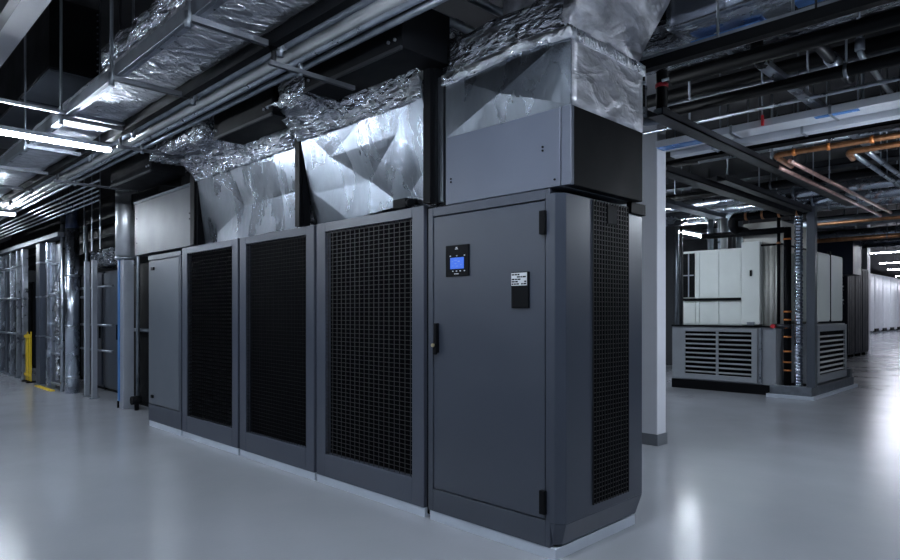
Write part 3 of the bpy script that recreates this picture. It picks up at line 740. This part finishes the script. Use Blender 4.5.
struct('pillar_far', B(-5.45, -5.02, 24.1, 24.5, 0, H), 'pillar', 'grey pillar behind the dark server racks', 'pillar')

# pale cabinets far away
lb = ('first', 'second', 'third', 'fourth', 'fifth', 'sixth', 'seventh', 'eighth')
w = thing('tall_cabinet', (-10.5, 46.4, 0), 'tall pale cabinet far away, first from the dark racks', 'cabinet', 'pale cabinets at the far end')
B(-11, -10.04, 45.2, 47.56, .15, 3.95).build('body', 'white', w, .02)
B(-10.04, -10.0, 45.3, 46.36, .3, 3.85).build('door', 'white', w, .01)
B(-10.04, -10.0, 46.4, 47.46, .3, 3.85).build('door', 'white', w, .01)
B(-11, -10.2, 45.3, 47.4, 0, .15).build('base', 'plinth', w)
B(-10.1, -9.96, 45.25, 46.2, .08, .3).build('foot_guard', 'black', w)
for k in range(1, 8): copy_tree(w, (-10.5, 46.4+2.42*k, 0), 'tall pale cabinet far away, %s from the dark racks' % lb[k])

# ------------------------------------------------------------------ overhead services on the right
def pipe_x(x0, x1, y, z, r, mat, label, name='ceiling_pipe', rods=(), cat='pipe', group='pipes over the right hall'):
    t = thing(name, ((x0+x1)/2, y, z), label, cat, group)
    T([(x0, y, z), (x1, y, z)], r, 14).build('pipe', mat, t)
    for x in rods:
        T([(x, y, z), (x, y, H)], .008, 6).build('hanger_rod', 'dull_steel', t)
        T([(x-.012, y, z), (x+.012, y, z)], r+.008, 14).build('clamp', 'dull_steel', t)
    return t
def tray(x0, x1, y0, y1, z, h, mat, label, rods=(), along='x'):
    t = thing('cable_tray', ((x0+x1)/2, (y0+y1)/2, z), label, 'cable tray', 'trays over the right hall')
    B(x0, x1, y0, y1, z, z+.012).build('tray_bed', mat, t)
    if along == 'x':
        B(x0, x1, y0, y0+.01, z, z+h).build('side_wall', mat, t); B(x0, x1, y1-.01, y1, z, z+h).build('side_wall', mat, t)
    else:
        B(x0, x0+.01, y0, y1, z, z+h).build('side_wall', mat, t); B(x1-.01, x1, y0, y1, z, z+h).build('side_wall', mat, t)
    for x, y in rods: T([(x, y, z), (x, y, H)], .009, 6).build('hanger_rod', 'dull_steel', t)
    return t
pipe_x(-2.35, 3, 3.80, 2.93, .04, 'brown_pipe', 'dark brown pipe just behind the corner foil duct', rods=(-1.55, .2))
t = thing('black_strip', (.2, 3.73, 2.86), 'black channel under the dark brown pipe by the foil duct', 'channel')
B(-2.5, 3, 3.67, 3.73, 2.86, 2.92).build('trough', 'black', t)
for x in (-1.0, .8): T([(x, 3.7, 2.9), (x, 3.7, H)], .006, 6).build('hanger_rod', 'dark_steel', t)
tray(-2.5, 3, 3.93, 4.08, 3.0, .05, 'dull_steel', 'grey tray right behind the dark brown pipe', rods=((-1.2, 4.0), (.5, 4.0)))
pipe_x(-2.1, 3, 4.35, 3.02, .05, 'black', 'black pipe behind the grey tray near the corner plenum')
pipe_x(-3.2, 3, 5.55, 3.2, .014, 'steel', 'thin bright conduit high over the right aisle', 'conduit', rods=(-1.9,))
pipe_x(-3.4, 3, 5.9, 3.45, .06, 'black', 'black pipe highest over the right aisle')
pipe_x(-2.55, 3, 5.15, 3.05, .045, 'black', 'black pipe in front of the thin bright conduit', rods=(-1.2,))
pipe_x(-2.3, 3, 4.8, 3.68, .03, 'dark_steel', 'dark thin pipe close to the slab near the corner', rods=(-1.0,))
pipe_x(-2.6, 3, 5.4, 3.75, .05, 'dark_steel', 'dark thick pipe close to the slab in the right aisle')
pipe_x(-3.3, 3, 6.6, 3.6, .035, 'dull_steel', 'dull grey pipe close to the slab past the silver ducts')
M['bright_duct'] = foil_mat('bright_duct_foil', (.85, .89, .97), .36, 2, .004, 7, .004, .5, (.4, 1, 1), .15)
M['bright_duct'].node_tree.nodes['Principled BSDF'].inputs['Metallic'].default_value = .6
fd1 = thing('flat_duct', (0, 6.1, 3.0), 'flat bright silver duct crossing the right hall, nearer of two', 'duct', 'flat silver ducts')
B(-3.04, 3, 5.93, 6.17, 2.985, 3.05).build('sheet', 'bright_duct', fd1, .006)
for x in (-2.3, -1.5, -.7): B(x-.01, x+.01, 5.92, 6.18, 2.978, 3.055).build('band', 'steel', fd1)
for x in (-2.45, -1.3): T([(x, 6.06, 3.04), (x, 6.06, H)], .008, 6).build('hanger_rod', 'dull_steel', fd1)
B(-2.03, -2.01, 5.90, 5.92, 2.99, 3.08).build('red_tag', 'red', fd1)
B(-3.03, -2.45, 5.935, 6.08, 2.979, 2.984).build('blue_film_and_glint', 'film', fd1)  # blue reflections on the duct underside, put in as colour
B(-1.62, -1.3, 5.935, 6.0, 2.979, 2.984).build('blue_film_and_glint', 'film', fd1)
fd2 = thing('flat_duct', (0, 6.35, 2.97), 'flat bright silver duct crossing the right hall, farther of two', 'duct', 'flat silver ducts')
B(-3.04, 3, 6.25, 6.38, 2.95, 3.02).build('sheet', 'bright_duct', fd2, .006)
for x in (-2.6, -1.8, -1.0): B(x-.01, x+.01, 6.24, 6.39, 2.943, 3.025).build('band', 'steel', fd2)
tray(-3.0, 3, 6.42, 6.55, 2.93, .06, 'black', 'black tray behind the two flat silver ducts', rods=((-1.9, 6.48),))
pipe_x(-2.3, 3, 4.6, 3.12, .012, 'steel', 'added thin bright conduit between the black pipes near the pillar head', 'conduit', rods=(-1.0,))  # this and the next three conduits added to give bright edge lines
pipe_x(-3.2, 3, 5.7, 3.08, .016, 'steel', 'added bright conduit just in front of the flat silver ducts', 'conduit', rods=(-1.6,))
pipe_x(-3.2, 3, 7.3, 3.1, .02, 'steel', 'added bright conduit behind the orange copper pipes', 'conduit', rods=(-1.6,))
pipe_x(-2.4, 3, 5.0, 3.4, .014, 'steel', 'added thin bright conduit near the slab before the junction box duct', 'conduit', rods=(-1.4,))
# beams running away from the viewer
def tray_y(x, w, y0, y1, z, h, mat, label, rods=()):
    return tray(x-w/2, x+w/2, y0, y1, z, h, mat, label, [(x, r) for r in rods], 'y')
tray_y(-2.36, .13, 4.6, 10.4, 2.86, .06, 'dark_steel', 'dark tray running away over the aisle beside the pillar', (5.2, 7.2))
tray_y(-3.22, .16, 6.4, 10.6, 2.84, .07, 'dark_steel', 'broad dark tray running towards the air handler', (8.2, 10))
tray_y(-2.98, .12, 7.4, 10.6, 2.86, .07, 'dark_steel', 'slim dark tray beside the broad one towards the air handler', (8.6,))
tray_y(-4.3, .2, 6.8, 10.6, 2.9, .07, 'dull_steel', 'grey tray left of the broad dark tray over the air handler', (9.,))
t = thing('drop_duct', (-1.6, 4.9, 3.1), 'black vertical drop pipe turning into a grey channel', 'pipe')
T([(-1.62, 4.62, 3.75), (-1.62, 4.62, 3.16), (-1.62, 4.75, 3.1)], .045, 12, .08).build('drop', 'black', t)
MB().box(-1.66, -1.58, 4.7, 8.2, 3.08, 3.12).build('channel', 'steel', t)
t = thing('conduit', (-1.17, 5.6, 3.2), 'bent grey conduit dropping from the slab at upper right', 'conduit')
T([(-1.05, 5.0, H), (-1.15, 5.3, 3.95), (-1.15, 5.3, 3.2), (-1.15, 6.3, 3.16)], .022, 10, .06).build('pipe', 'dull_steel', t)
T([(-1.15, 5.3, 3.22), (-1.15, 5.3, 3.30)], .032, 10).build('coupling', 'steel', t)
t = thing('conduit', (-1.8, 4.9, 3.2), 'bent grey conduit dropping behind the grey tray', 'conduit')
T([(-1.85, 4.5, H), (-1.85, 4.5, 3.3), (-1.85, 4.95, 3.2)], .016, 10, .05).build('pipe', 'dull_steel', t)
t = thing('pipe_elbow', (-1.5, 5.2, 3.1), 'short grey pipe turning away below the black pipes', 'pipe')
T([(-2.1, 5.0, 3.25), (-1.35, 5.0, 3.25), (-1.35, 5.9, 3.22)], .04, 12, .1).build('pipe', 'dark_steel', t)
T([(-1.35, 5.35, 3.238), (-1.35, 5.5, 3.233)], .05, 12).build('collar', 'steel', t)
B(-1.95, -1.2, 5.28, 5.75, 3.5, 3.7).build('t', 'dark_steel')
bx = bpy.data.objects['t']; bx.name = 'junction_duct'; tag(bx, 'dark grey box duct above the bent conduit at upper right', 'duct')
# verticals around the pillar head
for i, (x, y, r, m, lb) in enumerate(((-2.43, 4.85, .045, 'black', 'thick black drop pipe with red band beside the pillar head'), (-2.57, 4.8, .03, 'steel', 'silver drop pipe left of the black one at the pillar head'),
                               (-2.52, 4.7, .022, 'black', 'thin black drop pipe nearest the corner plenum'))):
    t = thing('drop_pipe', (x, y, 2.92), lb, 'pipe', 'drop pipes at the pillar head')
    T([(x, y, 2.94), (x, y, H)], r, 12).build('pipe', m, t)
    T([(x, y, 2.94), (x, y, 2.98)], r+.02, 12).build('flange', 'dull_steel', t)
    T([(x, y, 3.16), (x, y, 3.19)], r+.006, 12).build('band', 'red' if i == 0 else 'dull_steel', t)
tag(T([(-2.57, 4.8, 2.98), (-2.57, 4.8, 2.9), (-2.43, 4.85, 2.9), (-2.43, 4.85, 2.98)], .034, 12, .05).build('pipe_bend', 'dull_steel'), 'grey pipe bend joining the drop pipes at the pillar head', 'pipe')
# blue-lit foil bits behind the rail
tag(MB().gbox(-3.1, -.2, 4.42, 4.9, 3.30, 3.5, .08).crumple(.02, 4, 60).build('foil_duct', 'foil'), 'silver foil duct high behind the dark brown pipe', 'duct')
# copper
t = thing('copper_pipe', (-1, 6.8, 2.9), 'orange copper pipe bending at its left end over the hall', 'pipe', 'copper pipes')
T([(1.5, 6.82, 2.92), (-2.22, 6.82, 2.92), (-2.22, 7.35, 2.9)], .028, 12, .09).build('pipe', 'copper', t)
for x in (-2.05, -1.75, -1.4, -1.1): T([(x, 6.82, 2.92), (x+.03, 6.82, 2.92)], .036, 12).build('collar', 'orange', t)
for x in (-1.75, -.9): T([(x, 6.82, 2.92), (x, 6.82, H)], .007, 6).build('hanger_rod', 'dull_steel', t)
t = thing('copper_pipe', (-1, 7.0, 2.85), 'second orange copper pipe just behind the bent one', 'pipe', 'copper pipes')
T([(1.5, 7.0, 2.88), (-1.62, 7.0, 2.88), (-1.62, 7.2, 2.85)], .028, 12, .06).build('pipe', 'copper', t)
for i, (x, y0, y1, lb) in enumerate(((-2.30, 7.2, 11.9, 'pale copper pipe running away over the hall, left of the pair'), (-2.13, 7.0, 11.7, 'pale copper pipe running away over the hall, right of the pair'))):
    t = thing('copper_pipe', (x, y0, 2.88), lb, 'pipe', 'copper pipes')
    T([(x, y0, 2.88), (x, y1, 2.88)], .022, 10).build('pipe', 'pink_copper', t)
    for y in (8.4, 10.4): T([(x, y, 2.9), (x, y, H)], .006, 6).build('hanger_rod', 'dull_steel', t)
for i, x in enumerate((-1.60, -1.48)):
    t = thing('conduit', (x, 7.1, 2.88), 'bright steel conduit running away under the copper pipes, %s of the pair' % ('left', 'right')[i], 'conduit', 'steel conduits over the hall')
    T([(x, 7.1, 2.88), (x, 12.4, 2.88)], .024, 10).build('pipe', 'steel', t)
    for y in (8.6, 11): T([(x, y, 2.9), (x, y, H)], .006, 6).build('hanger_rod', 'dull_steel', t)
pipe_x(-3.3, 1, 12.2, 2.86, .03, 'copper', 'copper pipe crossing above the air handler right side', 'copper_pipe', rods=(-1.9, -.6), group='copper pipes')
pipe_x(-5, 1, 15.6, 2.92, .05, 'copper', 'distant copper pipe in front of the far lights', 'copper_pipe', rods=(-2.9, -1.5), group='copper pipes')
# pipes further back
for y, z, r, m, lb in ((8.0, 3.3, .05, 'black', 'black pipe above the copper pair'), (8.8, 3.0, .05, 'black', 'black pipe crossing the pale copper pair'),
                       (9.7, 3.02, .075, 'foil_pipe', 'silver wrapped pipe in front of the air handler head'), (10.6, 3.05, .10, 'foil_pipe', 'thick silver wrapped pipe over the air handler head'),
                       (11.5, 3.1, .12, 'foil_pipe', 'thickest silver wrapped pipe behind the corner post head'), (13.2, 3.0, .1, 'dull_steel', 'dull steel pipe behind the air handler'),
                       (14.4, 3.2, .08, 'black', 'black pipe behind the air handler'), (16.5, 3.1, .1, 'foil_pipe', 'silver pipe before the navy box duct'),
                       (18.2, 3.3, .12, 'dark_steel', 'dark pipe before the far light lines'), (22, 3.4, .14, 'foil_pipe', 'silver pipe among the far light lines')):
    pipe_x(-6.2, 3, y, z, r, m, lb, rods=(-5.2, -2.9, -1.7))
tray(-6.2, 3, 7.5, 7.75, 3.4, .08, 'dull_steel', 'broad grey tray high above the copper pipes', rods=((-2.6, 7.6), (-1.0, 7.6)))
tray(-6.2, 3, 9.1, 9.35, 3.2, .08, 'dark_steel', 'dark tray high before the silver wrapped pipes', rods=((-2.6, 9.2),))
tray(-6.2, 3, 12.6, 12.9, 3.3, .08, 'dull_steel', 'grey tray high above the air handler', rods=((-2.4, 12.7),))
# slab beams
for i, y in enumerate((5.0, 7.4, 10.2, 14, 18)):
    struct('trim_%d' % (7+i), B(-6.2, 4, y, y+.3, 3.95, H), 'slab', ('first', 'second', 'third', 'fourth', 'fifth')[i] + ' dark concrete beam across the right hall ceiling, counted from the corner unit', 'beam')
# dark conduits above the damper row
for i, (y0, y1, x) in enumerate(((1.9, 4.2, -3.0), (1.9, 4.2, -2.75), (1.9, 4.2, -2.5))):
    t = thing('conduit', (x, y0, 3.28+.05*i), '%s grey conduit crossing above the corner foil plenum, from the left' % ('first', 'second', 'third')[i], 'conduit', 'conduits above the corner plenum')
    T([(x, y0, 3.28+.05*i), (x, y1, 3.28+.05*i)], .03, 10).build('pipe', 'dull_steel', t)
    for y in (2.3, 3.9): T([(x, y, 3.28+.05*i), (x, y, H)], .006, 6).build('hanger_rod', 'dark_steel', t)

# ------------------------------------------------------------------ world, camera, view
w = bpy.data.worlds.new('world'); bpy.context.scene.world = w; w.use_nodes = True
w.node_tree.nodes['Background'].inputs[0].default_value = (.02, .025, .035, 1)
w.node_tree.nodes['Background'].inputs[1].default_value = .2
cd = bpy.data.cameras.new('camera'); co = bpy.data.objects.new('camera', cd); C.objects.link(co)
cd.sensor_width = 36; cd.lens = 36*637/900; cd.shift_y = 33/900; cd.clip_end = 200
co.location = (0, 0, 1.34); co.rotation_euler = (PI/2, 0, PI/4)
sc = bpy.context.scene; sc.camera = co
sc.view_settings.view_transform = 'Standard'; sc.view_settings.look = 'None'
sc.view_settings.gamma = 1; sc.view_settings.use_curve_mapping = False
sc.view_settings.exposure = 1.25
